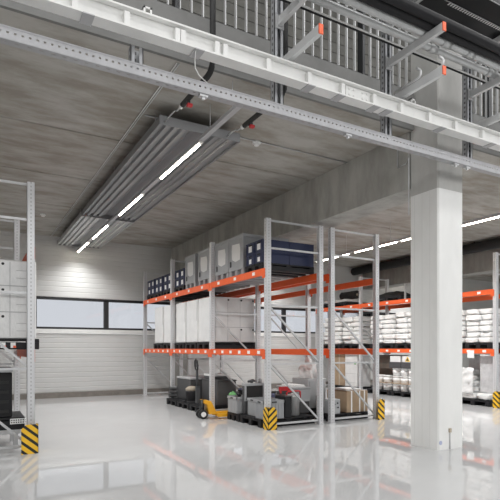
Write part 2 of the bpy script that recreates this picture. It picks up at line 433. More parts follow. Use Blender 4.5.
def strip_light(x, z, label, y0, lamps):
    t = thing('strip_light', label, 'light', (x, 0, z))
    obj('trunking', B((-.032, y0, .005, .032, 14.25, .05)), M['plate'], t)
    for a, b in lamps:
        k = obj('lamp_housing', B((-.03, a - .08, -.012, .03, b + .03, .004)), M['white_steel'], t)
        bm = BM(); tube(bm, [(0, a, -.022), (0, b, -.022)], .012, 10)
        obj('light_tube', bm, M['lamp'], k)
    for y in ([5.0, 5.6] if x < 5 else [y0 + .3 + 1.6 * i for i in range(6)]):
        obj('hanger', B((-.003, y - .003, .05, .003, y + .003, ZC - z - .003)), M['galv'], t)
LA = [(5.95, 7.4), (8.4, 9.85), (10.85, 12.3), (12.85, 14.2)]
strip_light(2.59, 4.0, 'strip light with glowing tubes under the ribbed heating panel', 4.8, LA)
strip_light(8.75, 3.86, 'strip light over the aisle right of the red racks, passing behind the column', 5.2, [(5.3, 6.75), (6.9, 8.35), (8.5, 9.95), (10.2, 11.6), (12.4, 13.8)])
strip_light(14.9, 3.86, 'distant strip light far beyond the bag racks', 5.2, [(6.9, 8.35), (8.5, 9.95), (11.2, 12.6), (12.8, 14.2)])

def wire(name, pts, r, m, label, cat):
    bm = BM(); tube(bm, pts, r, 8); return tag(obj(name, bm, m), label, cat)
wire('ceiling_conduit', [(1.905, 4.95, 4.352), (1.905, 14.3, 4.352)], .006, M['white_steel'], 'pale conduit along the ceiling left of the heating panel, outer of two', 'conduit')
wire('ceiling_conduit', [(1.93, 4.95, 4.352), (1.93, 14.3, 4.352)], .006, M['galv'], 'thin grey conduit along the ceiling beside the heating panel, inner of two', 'conduit')
wire('ceiling_conduit', [(1.97, 6.262, 4.355), (5.33, 6.262, 4.355)], .009, M['galv'], 'thin conduit crossing the ceiling above the near end of the heating panel', 'conduit')
wire('wall_conduit', [(5.33, 5.165, 4.36), (5.33, 5.165, 3.93), (5.33, 5.02, 3.93), (5.33, 4.955, 4.0), (5.33, 4.955, 3.2)], .008, M['galv'], 'thin grey conduit bent down the side of the concrete beam by the column', 'conduit')
for i, (x, y, lab) in enumerate(((3.66, 6.30, 'small round smoke detector on the ceiling right of the heating panel'), (1.44, 12.05, 'small round smoke detector on the ceiling left of the heating panel'))):
    d = thing('ceiling_smoke_detector', lab, 'smoke detector', (x, y, ZC - .06))
    bm = BM(); lathe(bm, [(.035, .0), (.045, .02), (.05, .03)], 14); obj('sensor_head', bm, M['white_steel'], d)
    bm = BM(); lathe(bm, [(.06, .03), (.06, .06)], 14); obj('mounting_plate', bm, M['label'], d)
bm = BM(); tube(bm, [(12.5, 5.2, 4.2), (12.5, 14.3, 4.2)], .14, 14)
du = tag(obj('ceiling_duct', bm, M['rubber']), 'thick black duct under the ceiling right of the column', 'duct')
for y in (6, 7.6, 9.2, 10.8, 12.4): obj('duct_hanger', B((12.49, y - .01, 4.2, 12.51, y + .01, ZC - .002)), M['dark'], du)

# column foot: switch with cable, blue mark
sw = thing('wall_socket', 'small grey sensor with a cable low on the column front', 'sensor', (5.585, 4.484, .25))
obj('sensor_box', B((-.022, -.02, -.025, .022, 0, .03), bev=.005), M['tan'], sw)
bm = BM(); tube(bm, [(0, -.008, -.025), (0, -.008, -.246)], .006, 8); obj('sensor_cable', bm, M['plate'], sw)
bm = BM(); tube(bm, [(0, 0, 0), (0, -.004, 0)], .028, 14)
tag(obj('wall_sticker', bm, mat('sticker_blue', (.45, .48, .66), .5), None, (5.41, 4.484, .10)), 'small oval blue mark near the foot of the column', 'sticker')

# ------------------------------------------------------------------ pallet racks
YS = [7.11, 9.30, 11.58, 13.78]
Z1, Z2B, ZT = 1.276, 2.636, 3.52
post_me = mesh('post', B((-.045, -.04, 0, .045, -.036, ZT), (-.045, -.04, 0, -.041, .04, ZT), (.041, -.04, 0, .045, .04, ZT), (-.045, .036, 0, -.02, .04, ZT), (.02, .036, 0, .045, .04, ZT)), M['post'])
foot_me = mesh('foot_plate', B((-.058, -.058, 0, .058, .058, .008)), M['galv'])
label_me = mesh('location_label', B((-.004, -.045, -.028, 0, .045, .028)), M['label'])
conn_me = mesh('beam_connector', B((-.006, -.045, -.11, .0, .045, .05)), M['orange'])
def rack(label, x0, x1, nlab_front, front, loc_y=0, levels=(Z1, Z2B), bays=3):
    t = thing('pallet_rack', label, 'rack', (x0, YS[0], 0))
    D = x1 - x0
    for y in YS[:bays + 1]:
        yl = y - YS[0]
        for z in (.07, 1.08, 2.07, 3.03, 3.49): obj('horizontal_brace', B((.046, yl - .015, z - .015, D - .046, yl + .015, z + .015)), M['galv'], t)
        for za, zb in ((1.05, .10), (2.03, 1.12)):
            bm = BM(); bar(bm, (.05, yl, za), (D - .05, yl, zb), .026, .03); obj('diagonal_brace', bm, M['galv'], t)
        for x in (0, D):
            p = obj('post', post_me, None, t, (x, yl, 0)); obj('foot_plate', foot_me, None, p)
    for bi in range(bays):
        ya, yb = YS[bi] - YS[0] + .046, YS[bi + 1] - YS[0] - .046
        for li, z in enumerate(levels):
            hh = .055 if li == 0 else .06
            for x, sgn in ((0, -1), (D, 1)):
                xo = x + sgn * .022
                b = obj('load_beam', B((xo - .022, ya, z - hh, xo + .022, yb, z + hh), bev=.004), M['orange'], t)
                for yy in (ya - .02, yb + .02):
                    obj('beam_connector', conn_me, None, b, (x - .047 if sgn < 0 else x + .053, yy - .025 if yy > ya else yy + .025, z))
                if sgn == front:
                    n = nlab_front[li]
                    for k in range(n):
                        yy = ya + (yb - ya) * (k + .5) / n
                        obj('location_label', label_me, None, b, (xo - .0225 if sgn < 0 else xo + .0265, yy, z))
    return t
rack('orange and galvanised pallet rack holding navy crates, grey bins and tall white loads', 4.345, 5.437, (6, 3), -1)
rack('orange and galvanised pallet rack with empty shelves, back to back behind the navy crate rack', 5.695, 6.77, (4, 3), 1)
rack('orange and galvanised pallet rack full of white bags, beyond the column', 10.41, 11.5, (5, 3), -1)
rack('pallet rack cut by the picture edge, holding a white load with dark buttons', -.39, .70, (4, 3), 1, bays=1)

def guard(x, y, sx, sy, label):
    """L plate with its corner at (x, y); legs run along sx in X and sy in Y"""
    t = thing('corner_guard', label, 'rack guard', (x, y, 0))
    w, h, c = (.2 if x < 1 else .165), .375, .055
    bm = BM()
    prism(bm, [(0, 0), (sx * w, 0), (sx * w, h - c), (sx * (w - c), h), (0, h)], 'y', 0, .007)
    bm2 = BM()
    A = [(0, 0), (sy * w, 0), (sy * w, h - c), (sy * (w - c), h), (0, h)]
    prism(bm, A, 'x', 0, sx * .007)
    obj('guard_plate', bm, M['chev'], t)
    obj('floor_flange', B((min(sx * .16, 0), .007, 0, max(sx * .16, 0), .05, .007)), M['hazard'], t)
    bm2.free()
guard(4.265, 6.955, 1, 1, 'yellow and black chevron corner guard at the foot of the navy crate rack')
guard(6.862, 6.975, -1, 1, 'yellow and black striped guard beside the cardboard box, left of the column')
guard(10.315, 6.955, 1, 1, 'yellow and black chevron corner guard at the foot of the white bag rack')
guard(.77, 6.90, -1, 1, 'large yellow and black striped guard at the rack cut by the picture edge')

# ------------------------------------------------------------------ pallets
PAL = {}
def pallet_parts(w, d, h):
    k = (round(w, 2), round(d, 2), round(h, 2))
    if k not in PAL:
        bm = BM()
        n = 7
        for i in range(n):
            y0 = -w / 2 + w * i / n
            box(bm, -d / 2, y0 + .006, h - .025, d / 2, y0 + w / n - .006, h)
        for x in (-d / 2 + .05, 0, d / 2 - .05): box(bm, x - .05, -w / 2, h - .045, x + .05, w / 2, h - .0255)
        deck = mesh('pallet_deck', bm, M['black'])
        foot = mesh('pallet_runner', B((-d / 2, -.055, 0, d / 2, .055, h - .0455), bev=.006), M['black'])
        PAL[k] = (deck, foot)
    return PAL[k]
def pallet(x, y, z, w, d, label, h=.14, group=None, rz=0):
    t = thing('plastic_pallet', label, 'pallet', (x, y, z), rz, group)
    deck, foot = pallet_parts(w, d, h)
    obj('pallet_deck', deck, None, t)
    for fy in (-w / 2 + .055, 0, w / 2 - .055): obj('pallet_runner', foot, None, t, (0, fy, 0))
    return t

# ------------------------------------------------------------------ top shelf of the main rack: navy crates, grey bins
ZS2 = Z2B + .062
crate_w, crate_d, crate_h = .295, .53, .20
bm = BM(); w, d, h = crate_w, crate_d, crate_h
for a in ((0, -w / 2, 0, d, -w / 2 + .012, h), (0, w / 2 - .012, 0, d, w / 2, h), (0, -w / 2 + .012, 0, .012, w / 2 - .012, h), (d - .012, -w / 2 + .012, 0, d, w / 2 - .012, h), (.012, -w / 2 + .012, 0, d - .012, w / 2 - .012, .012),
          (-.008, -w / 2 - .002, h - .02, d + .002, w / 2 + .002, h - .002), (-.006, -w / 2 + .01, .0, 0, -w / 2 + .03, h), (-.006, w / 2 - .03, 0, 0, w / 2 - .01, h)): box(bm, *a)
navy_me = mesh('crate_shell', bm, M['navy'])
lab_me = mesh('crate_label', B((-.004, -.055, .035, -.001, .055, .14)), M['label'])
slab_me = mesh('crate_label_small', B((-.004, -.04, .03, -.001, .04, .11)), M['label'])
grip_me = mesh('grip_slot', B((-.0045, -.05, .145, -.001, .05, .168)), M['rubber'])
top_y = {'A1': 7.62, 'A6': 11.20, 'A7': 12.05, 'A8': 12.72, 'A9': 13.36}
where = {'A1': 'the near end of the top shelf', 'A6': 'the top shelf just past the grey bins', 'A7': 'the second navy pile from the wall end bay', 'A8': 'the last but one pile on the top shelf', 'A9': 'the far end of the top shelf'}
def crate(x, y, z, label, group, big):
    t = thing('navy_crate', label, 'crate', (x, y, z), 0, group)
    obj('crate_shell', navy_me, None, t)
    if big is not None:
        obj('crate_label', lab_me if big else slab_me, None, t)
        obj('grip_slot', grip_me, None, t)
pile_txt = {'A1': 'nearest navy pile', 'A6': 'navy pile beside the grey bins', 'A7': 'third navy pile from the bins end', 'A8': 'fourth navy pile, near the back wall', 'A9': 'last navy pile by the back wall'}
pile_txt['A7'] = 'second navy pile past the grey bins'; pile_txt['A8'] = 'third navy pile past the grey bins'; pile_txt['A9'] = 'navy pile by the back wall'
for k, y in top_y.items():
    pallet(4.91, y, ZS2, .61, 1.1, 'black plastic pallet under the ' + pile_txt[k], h=.125, group='pallets under the navy crates')
    for r in range(2):
        for cc in range(2):
            yy = y + (cc - .5) * .301
            crate(4.385, yy, ZS2 + .127 + r * .202, 'navy crate with white label, %s column, %s row, %s' % (('near', 'far')[cc], ('lower', 'upper')[r], pile_txt[k]), 'navy crates on the top shelf', r == 1 or k != 'A1')
            if k == 'A1': crate(4.925, yy, ZS2 + .127 + r * .202, 'plain navy crate in the back, %s column, %s row, %s' % (('near', 'far')[cc], ('lower', 'upper')[r], pile_txt[k]), 'navy crates on the top shelf', None)

w, d, h = .59, .98, .76
bm = BM()
box(bm, 0, -w / 2 + .02, .13, d, w / 2 - .02, h, bev=.012)
for a in ((-.012, -w / 2, h - .05, d + .01, w / 2, h + .002), (-.01, -w / 2, .12, 0.02, -w / 2 + .05, h - .04), (-.01, w / 2 - .05, .12, .02, w / 2, h - .04),
          (-.01, -w / 2, .12, .02, w / 2, .19), (d - .02, -w / 2, .12, d + .01, -w / 2 + .05, h - .04)): box(bm, *a)
for y in (-.24, 0, .24): box(bm, .02 + y * 0, -w / 2 + .0, .12, d - .02, -w / 2 + .02, .16)
gb_me = mesh('bin_body', bm, M['gbox'])
bm = BM()
for y in (-.23, 0, .23): box(bm, 0, y - .06, 0, d, y + .06, .125)
gb_foot = mesh('bin_runner', B((0, -.05, 0, d, .05, .12), bev=.005), M['gbox'])
bm.free()
bm = BM()
pts = [(-.16, .30), (.02, .28), (.15, .33), (.17, .50), (.15, .62), (-.14, .60), (-.17, .5)]
prism(bm, pts, 'x', -.0045, -.0005)
gb_lab = mesh('bin_sheet', bm, M['paper'])
gb_handle = mesh('bin_latch', B((-.02, .19, .2, -.001, .22, .3)), M['dgrey'])
for y, lab in ((8.32, 'grey bulk bin with white sheet, nearest the navy crates at the rack front'), (8.93, 'grey bulk bin with white sheet, second along the top shelf'),
               (9.80, 'grey bulk bin with white sheet, third along the top shelf'), (10.55, 'grey bulk bin with white sheet, fourth along and farthest from the rack front')):
    t = thing('bulk_bin', lab, 'bin', (4.385, y, ZS2), 0, 'grey bulk bins on the top shelf')
    obj('bin_body', gb_me, None, t)
    for yy in (-.24, 0, .24): obj('bin_runner', gb_foot, None, t, (0, yy, 0))
    obj('bin_sheet', gb_lab, None, t); obj('bin_latch', gb_handle, None, t)

# ------------------------------------------------------------------ middle shelf: tall white film wrapped loads
ZS1 = Z1 + .057
def soft_box(w, d, h, seed, amp=.008):
    """film-wrapped block: local x from 0 to d, y from -w/2 to w/2, z from 0 to h, with a slightly uneven skin"""
    bm = BM()
    box(bm, 0, -w / 2, 0, d, w / 2, h, bev=.02)
    bmesh.ops.subdivide_edges(bm, edges=[e for e in bm.edges if e.calc_length() > .15], cuts=5, use_grid_fill=True)
    for v in bm.verts:
        n = noise.noise_vector(v.co * 3.1 + Vector((seed * 7.3, seed, 0)))
        v.co += Vector((abs(n.x) * amp if v.co.x < d / 2 else -abs(n.x) * amp, (1 if v.co.y < 0 else -1) * abs(n.y) * amp, -abs(n.z) * amp if v.co.z > h / 2 else 0))
    return bm
def wrapped_load(x, y, z, w, d, h, label, seed, group=None, detail=False, m='film'):
    t = thing('wrapped_load', label, 'wrapped load', (x, y, z), 0, group)
    obj('film_cover', soft_box(w, d, h, seed), M[m], t)
    bm = BM()
    box(bm, -.002, -w / 2 + .03, h * .5, .012, -w / 2 + .034, h - .03)
    if detail:
        for zz in (h * .33, h * .66): box(bm, .02, -w / 2 - .002, zz - .004, d - .02, -w / 2 + .006, zz + .008)
        for xx in (.09, .38, .68): box(bm, xx, -w / 2 - .002, .03, xx + .006, -w / 2 + .006, h - .03)
    obj('film_seam', bm, M['seam'], t)
    return t
A_loads = [(9.80, .70, 'white film wrapped load facing the front, first on the middle shelf'), (10.52, .66, 'white film wrapped load, second along the middle shelf'), (11.21, .62, 'white film wrapped load, third along the middle shelf'),
           (12.06, .66, 'white film wrapped load, fourth along the middle shelf'), (12.78, .66, 'white film wrapped load at the far end of the middle shelf')]
for i, (y, w, lab) in enumerate(A_loads):
    pallet(4.92, y, ZS1, w, 1.1, 'black plastic pallet under the ' + ('first', 'second', 'third', 'fourth', 'farthest')[i] + ' white wrapped load', group='pallets on the middle shelf')
    t = wrapped_load(4.40, y, ZS1 + .142, w - .01, 1.05, .96, lab, i, 'white wrapped loads on the middle shelf', detail=i == 0)
    if i == 0:
        bt = mesh('button', (lambda bm: (tube(bm, [(0, 0, 0), (0, -.012, 0)], .02, 10), bm)[1])(BM()), M['rubber'])
        for xx in (.40, .71, 1.0):
            for zz in (.27, .90): obj('button', bt, None, t, (xx, -w / 2 + .006, zz))

# the cut-off rack at the picture edge
for xx, yy, nm, w2 in ((-.36, 7.62, 'front', .72),):
    t = thing('wrapped_load', 'white film wrapped load with dark buttons on the rack cut by the picture edge', 'wrapped load', (-.36, 7.62, ZS1 + .142))
    obj('film_cover', soft_box(.72, 1.145, 1.04, 11, .005), M['film'], t)
    bm = BM()
    for zz in (.345, .69): box(bm, .02, -.362, zz, 1.12, -.35, zz + .012)
    for xx in (.40, .82): box(bm, xx, -.362, .03, xx + .008, -.35, 1.01)
    for zz in (.10, .20, .45, .55, .80, .90): box(bm, .90, -.362, zz, 1.02, -.35, zz + .006)
    obj('film_seam', bm, M['seam'], t)
    bt = mesh('button', (lambda bm: (tube(bm, [(0, 0, 0), (0, -.012, 0)], .018, 10), bm)[1])(BM()), M['rubber'])
    for xx in (.34, .74, 1.10):
        for zz in (.29, .64, .98): obj('button', bt, None, t, (xx, -.352, zz))
    pallet(.235, 7.62, ZS1, .74, 1.17, 'black plastic pallet under the white load at the picture edge')
for k, (xx, zz) in enumerate(((.38, .135), (.50, .135))):
    hk = thing('pallet_tag', ('white tag with orange corner hanging on the pallet at the picture edge, outer one', 'white tag with orange corner hanging on the pallet at the picture edge, beside the post')[k], 'tag', (xx, 7.237, ZS1 + .02))
    obj('tag_card', B((-.03, -.004, 0, .03, .004, .07)), M['label'], hk); obj('tag_corner', B((0, -.007, 0, .035, -.0045, .03)), M['tipred'], hk)
# bottom bay of that rack
pallet(.10, 7.72, .26, .75, 1.1, 'black plastic pallet at the bottom of the rack at the picture edge', h=.16)
bs = thing('support_rails', 'grey steel rails carrying the bottom pallet at the picture edge', 'rail', (.1, 7.72, 0))
obj('support_bar', B((-.45, -.36, .2, .50, -.30, .258)), M['galv'], bs); obj('support_bar', B((-.45, .28, .2, .50, .34, .258)), M['galv'], bs)
for xx in (-.4, .44): obj('support_leg', B((xx - .03, -.36, 0, xx + .03, -.30, .199)), M['galv'], bs); obj('support_leg', B((xx - .03, .28, 0, xx + .03, .34, .199)), M['galv'], bs)
lc = thing('louvred_crate', 'black louvred crate on the bottom pallet at the picture edge', 'crate', (.06, 7.72, .422))
bm = B((-.42, -.33, 0, .44, .33, .60), bev=.015)
obj('crate_body', bm, M['black'], lc)
for k in range(4): obj('louvre', B((-.42, -.345, .06 + .13 * k, .40, -.331, .10 + .13 * k)), M['rubber'], lc)
obj('crate_lid', B((-.42, -.35, .602, .45, .34, .66), bev=.01), M['gcrate'], lc)
pb = BM()
for z in (0, .03, .06): box(pb, 0, -.004, z, .19, .004, z + .012)
for k in range(7): box(pb, .028 * k, -.0035, .012, .028 * k + .012, .0035, .06)
tag(obj('perforated_bracket', pb, M['label'], None, (.47, 7.335, .335)), 'white perforated bracket on the pallet edge beside the large striped guard', 'bracket')

# ------------------------------------------------------------------ bottom level under the main rack
G = 'black pallets on the floor under the main rack'
pal_floor = [(4.84, 7.60, .76, 'black pallet on the floor nearest the chevron guard'), (4.84, 8.25, .46, 'black pallet on the floor beside the yellow pallet truck forks'),
             (4.72, 9.72, .70, 'black pallet on the floor under the dark grey boxes, near one'), (4.72, 10.46, .70, 'black pallet on the floor under the dark grey boxes, middle one'), (4.72, 11.18, .66, 'black pallet on the floor under the dark grey boxes, far one')]
for x, y, w, lab in pal_floor: pallet(x, y, 0, w, 1.12, lab, group=G)

def plastic_crate(x, y, z, w, d, h, label, m='gcrate', rz=0, rib=6):
    t = thing('storage_crate', label, 'crate', (x, y, z), rz)
    e = .015
    bm = B((-d / 2, -w / 2, 0, d / 2, -w / 2 + e, h), (-d / 2, w / 2 - e, 0, d / 2, w / 2, h), (-d / 2, -w / 2 + e, 0, -d / 2 + e, w / 2 - e, h), (d / 2 - e, -w / 2 + e, 0, d / 2, w / 2 - e, h), (-d / 2 + e, -w / 2 + e, 0, d / 2 - e, w / 2 - e, e))
    obj('crate_wall', bm, M[m], t)
    obj('crate_rim', B((-d / 2 - .012, -w / 2 - .012, h - .04, d / 2 + .012, -w / 2 + .002, h + .004), (-d / 2 - .012, w / 2 - .002, h - .04, d / 2 + .012, w / 2 + .012, h + .004), (-d / 2 - .012, -w / 2 - .012, h - .04, -d / 2 + .002, w / 2 + .012, h + .004), (d / 2 - .002, -w / 2 - .012, h - .04, d / 2 + .012, w / 2 + .012, h + .004)), M[m], t)
    rm = BM()
    for k in range(rib):
        yy = -w / 2 + w * (k + .5) / rib; xx = -d / 2 + d * (k + .5) / rib
        box(rm, -d / 2 - .008, yy - .006, .01, -d / 2, yy + .006, h - .05); box(rm, xx - .006, -w / 2 - .008, .01, xx + .006, -w / 2, h - .05)
    obj('crate_rib', rm, M[m], t)
    obj('hand_slot', B((-d / 2 - .0135, -.05, h - .035, -d / 2 - .0121, .05, h - .012), (-.05, -w / 2 - .0135, h - .035, .05, -w / 2 - .0121, h - .012)), M['rubber'], t)
    return t
ZP = .142
plastic_crate(4.47, 8.29, ZP, .36, .36, .30, 'ribbed grey plastic crate beside the yellow pallet truck', rz=0)
plastic_crate(4.62, 7.74, ZP, .34, .42, .30, 'ribbed grey plastic crate in front of the black case', rz=.0)
plastic_crate(4.52, 7.33, ZP, .28, .40, .31, 'pale grey plastic crate directly behind the chevron guard', m='gbox')
plastic_crate(5.32, 8.40, ZP, .40, .30, .24, 'dark grey crate holding odds and ends behind the grey crates', m='dgrey')
t = thing('black_case', 'open black case with a grey rim standing behind the grey crates', 'case', (4.58, 8.01, ZP))
obj('case_body', B((-.20, -.05, 0, .20, .055, .55), bev=.008), M['dgrey'], t)
obj('case_rim', B((-.21, -.062, .515, .21, .06, .56), (-.21, -.062, .24, -.175, -.0505, .515), (.175, -.062, .24, .21, -.0505, .515), (-.175, -.062, .24, .175, -.0505, .262)), M['gcrate'], t)
obj('case_front', B((-.172, -.056, .265, .172, -.0505, .512)), M['rubber'], t)
t = thing('black_tub', 'black plastic tub wedged between the pale crate and the steel bin', 'tub', (4.825, 7.37, ZP))
bm = BM(); box(bm, -.07, -.17, 0, .07, .17, .36, bev=.015); obj('tub_body', bm, M['black'], t)
obj('tub_lid', B((-.075, -.175, .361, .075, .175, .38)), M['dgrey'], t)
t = thing('steel_bin', 'stainless steel bin with a red clamp handle under the rack end', 'bin', (5.065, 7.42, ZP))
bm = BM(); lathe(bm, [(.10, 0), (.115, .01), (.122, .33), (.13, .335), (.13, .35), (.118, .352)], 24); obj('bin_shell', bm, M['steel'], t)
bm = BM(); lathe(bm, [(.112, .353), (.11, .37), (.04, .39)], 20); obj('bin_cover', bm, M['pipe'], t)
bm = BM(); tube(bm, [(-.145, -.02, .31), (-.145, -.02, .42), (-.12, -.02, .435), (.12, -.02, .435), (.145, -.02, .42), (.145, -.02, .31)], .016, 8); obj('clamp_handle', bm, M['red'], t)
t = thing('red_clamp', 'red clamp tool standing behind the pale grey crate', 'tool', (5.06, 7.70, ZP))
obj('clamp_stand', B((-.12, -.05, 0, .12, .08, .42), bev=.01), M['dgrey'], t)
obj('clamp_jaw', B((-.13, -.06, .425, .10, -.02, .50), (.05, -.06, .40, .10, -.02, .425), (-.13, -.06, .38, -.09, -.051, .425)), M['red'], t)
t = thing('grey_chest', 'flat grey chest at the rear of the rack end bay', 'chest', (5.40, 7.86, .142))
# rear pallet and chest stand towards the back of the bay
obj('chest_base', B((-.19, -.28, 0, .15, .28, .21), bev=.01), M['dgrey'], t)
obj('chest_body', B((-.20, -.30, .212, .155, .30, .45), bev=.012), M['gcrate'], t)
obj('chest_lid', B((-.21, -.31, .452, .16, .31, .48), bev=.006), M['gcrate'], t)
bm = BM()
for i in range(3): box(bm, -.13 + .01 * i, -.22 + .02 * i, .633 + .012 * i, .13, .2 + .02 * i, .643 + .012 * i)
t = tag(obj('paper_sheets', bm, M['paper'], None, (5.37, 7.86, -.008)), 'white sheets lying on the flat grey chest', 'paper')
def tin(name, x, y, z, r, h, m, label, cat='jar'):
    bm = BM(); lathe(bm, [(r * .9, 0), (r, .01), (r, h * .8), (r * .6, h * .92), (r * .6, h)], 14)
    return tag(obj(name, bm, M[m], None, (x, y, z)), label, cat)
zz = ZP + .555
tag(obj('spray_gun', (lambda bm: (tube(bm, [(-.08, 0, .03), (.03, 0, .05), (.09, .01, .03)], [.02, .03, .012], 8), box(bm, -.02, -.015, 0, .02, .015, .05), bm)[2])(BM()), M['dgrey'], None, (4.55, 8.01, zz + .006)), 'dark hand tool lying on top of the black case', 'tool')
tin('glass_jar', 4.73, 8.01, zz + .006, .035, .08, 'gcrate', 'small grey jar on top of the black case')
# odds and ends inside the dark crate and on the rear
rag = BM(); bmesh.ops.create_icosphere(rag, subdivisions=3, radius=1)
for v in rag.verts: v.co = Vector((v.co.x * .085, v.co.y * .09, max(0, v.co.z) * .09)) * (1 + .5 * noise.noise(v.co * 2.3))
rag_me = mesh('rag', rag, M['green'])
tag(obj('green_rag', rag_me, None, None, (4.70, 9.04, .364)), 'crumpled green rag on the pale sheet over the low cardboard box', 'rag')
tin('paint_can', 4.92, 7.86, ZP, .06, .36, 'blue', 'blue grey can standing between the crates and the flat grey chest', 'can')
tin('paint_can', 5.06, 7.90, ZP, .055, .42, 'steel', 'shiny metal can standing beside the blue grey can', 'can')
t = thing('hand_drill', 'dark power tool lying in the crate beside the yellow pallet truck', 'tool', (4.45, 8.31, ZP + .26))
bm = BM(); tube(bm, [(-.05, -.11, .06), (-.02, 0, .09), (.0, .12, .10)], [.03, .045, .02], 10); obj('tool_body', bm, M['black'], t)
bm = BM(); tube(bm, [(0, -.03, -.08), (0, 0, .05)], .025, 8); obj('tool_grip', bm, M['dgrey'], t)
cb = thing('cardboard_box', 'low cardboard box just behind the yellow pallet truck', 'box', (4.86, 8.93, 0))
obj('box_body', B((-.22, -.07, 0, .25, .20, .34), bev=.006), M['card'], cb); obj('box_tape', B((-.2205, .05, .2, -.2201, .09, .34), (-.22, .05, .3401, .25, .09, .3405)), M['tan'], cb)
tag(obj('white_board_sheet', B((-.24, -.1, 0, .27, .22, .02), bev=.004), M['paper'], None, (4.86, 8.93, .342)), 'pale sheet lying on the low cardboard box', 'sheet')

t = thing('tool_box', 'small dark tool box with a handle on the low cardboard box', 'tool box', (4.92, 8.97, .364))
obj('box_body', B((-.09, -.12, 0, .09, .12, .13), bev=.01), M['black'], t); obj('box_lid', B((-.092, -.122, .131, .092, .122, .16), bev=.008), M['blue'], t)
obj('carry_handle', (lambda bm: (tube(bm, [(0, -.07, .16), (0, -.06, .20), (0, .06, .20), (0, .07, .16)], .009, 8), bm)[1])(BM()), M['dgrey'], t)
t = thing('hose_coil', 'coiled black hose lying in the dark grey crate behind the grey crates', 'hose', (5.32, 8.40, ZP + .248))
bm = BM()
for k in range(3): tube(bm, [(.10 * math.cos(a * PI / 8), .10 * math.sin(a * PI / 8), .016 + .03 * k) for a in range(17)], .0155, 8, cap=False)
obj('hose_loops', bm, M['rubber'], t); obj('hose_tie', B((.075, -.02, 0, .125, .02, .095)), M['label'], t)

# bay behind: dark grey boxes
t = thing('equipment_box', 'dark grey equipment box standing farther along the floor pallets', 'box', (4.78, 11.0, ZP))
obj('box_body', B((-.38, -.42, 0, .42, .42, .48), bev=.015), M['dgrey'], t); obj('box_lid', B((-.39, -.43, .482, .43, .43, .53), bev=.01), M['plate'], t)
t = thing('equipment_box', 'dark grey equipment box behind the pallet truck handle', 'box', (4.92, 9.86, ZP))
obj('box_body', B((-.38, -.42, 0, .06, .40, .50), bev=.015), M['dgrey'], t); obj('box_lid', B((-.39, -.43, .502, .07, .41, .53), bev=.01), M['dgrey'], t)
t = thing('instrument_case', 'white topped case on the box behind the pallet truck handle', 'case', (4.76, 10.0, ZP + .532))
obj('case_body', B((-.18, -.25, 0, .18, .22, .06), bev=.008), M['dgrey'], t); obj('case_lid', B((-.19, -.26, .061, .19, .23, .11), bev=.01), M['paper'], t)
t = thing('electric_motor', 'black motor with a beige top standing on the floor pallet', 'motor', (4.36, 10.42, ZP))
bm = BM(); lathe(bm, [(.12, 0), (.135, .03), (.14, .22), (.13, .25)], 20); obj('motor_body', bm, M['black'], t)
bm = BM(); lathe(bm, [(.13, .251), (.138, .30), (.09, .34), (.05, .35)], 18); obj('motor_cap', bm, M['tan'], t)
for yy in (-.14, .10): obj('motor_foot', B((-.16, yy, 0, .16, yy + .04, .03)), M['dgrey'], t)
t = thing('pipe_bundle', 'dark pipe ends lying on the far floor pallet', 'pipe', (4.62, 11.485, ZP))
for i in range(3): obj('pipe_length', (lambda bm: (tube(bm, [(-.4, -.0 + .0 * i, .05 + .09 * i), (.4, 0, .05 + .09 * i)], .043, 10), bm)[1])(BM()), M['dgrey'], t)

# yellow pallet truck: forks under the near pallet, handle towards the aisle
jk = thing('pallet_truck', 'yellow hand pallet truck parked at the main rack', 'pallet truck', (3.96, 8.76, 0), math.radians(-5))
for s in (-.15, .15):
    f = obj('fork', B((.16, s - .07, .072, .62, s + .07, .098), (.16, s - .07, .04, .62, s - .062, .0715), (.16, s + .062, .04, .62, s + .07, .0715), bev=0), M['yellow'], jk)
    obj('load_roller', (lambda bm: (tube(bm, [(.55, s - .05, .036), (.55, s + .05, .036)], .036, 12), bm)[1])(BM()), M['rubber'], f)
bm = BM(); prism(bm, [(.02, .09), (.20, .09), (.17, .12), (.06, .34), (-.07, .36), (-.07, .30), (-.02, .28)], 'y', -.14, .14)
obj('chassis', bm, M['yellow'], jk)
obj('pump_body', (lambda bm: (tube(bm, [(-.08, 0, .12), (-.08, 0, .36)], .05, 12), bm)[1])(BM()), M['dark'], jk)
for s in (-.075, .075):
    wl = obj('steer_wheel', (lambda bm: (tube(bm, [(-.08, s - .03, .088), (-.08, s + .03, .088)], .088, 20), bm)[1])(BM()), M['rubber'], jk)
    obj('wheel_hub', (lambda bm: (tube(bm, [(-.08, s - .034, .088), (-.08, s + .034, .088)], .05, 14), bm)[1])(BM()), M['label'], wl)
bm = BM(); box(bm, -.17, -.035, .30, -.04, .035, .36); box(bm, -.20, -.035, .30, -.13, .035, .62); tube(bm, [(-.165, 0, .6), (-.18, 0, .92)], .024, 10)
td = obj('drawbar', bm, M['dark'], jk)
bm = BM()
tube(bm, [(-.18, 0, .92), (-.185, -.06, .95), (-.19, -.085, 1.02), (-.195, -.07, 1.10), (-.2, 0, 1.14), (-.195, .07, 1.10), (-.19, .085, 1.02), (-.185, .06, .95), (-.18, 0, .92)], .017, 8, cap=False)
obj('handle_loop', bm, M['rubber'], td)
obj('release_lever', B((-.198, -.01, .98, -.185, .01, 1.10)), M['dgrey'], td)

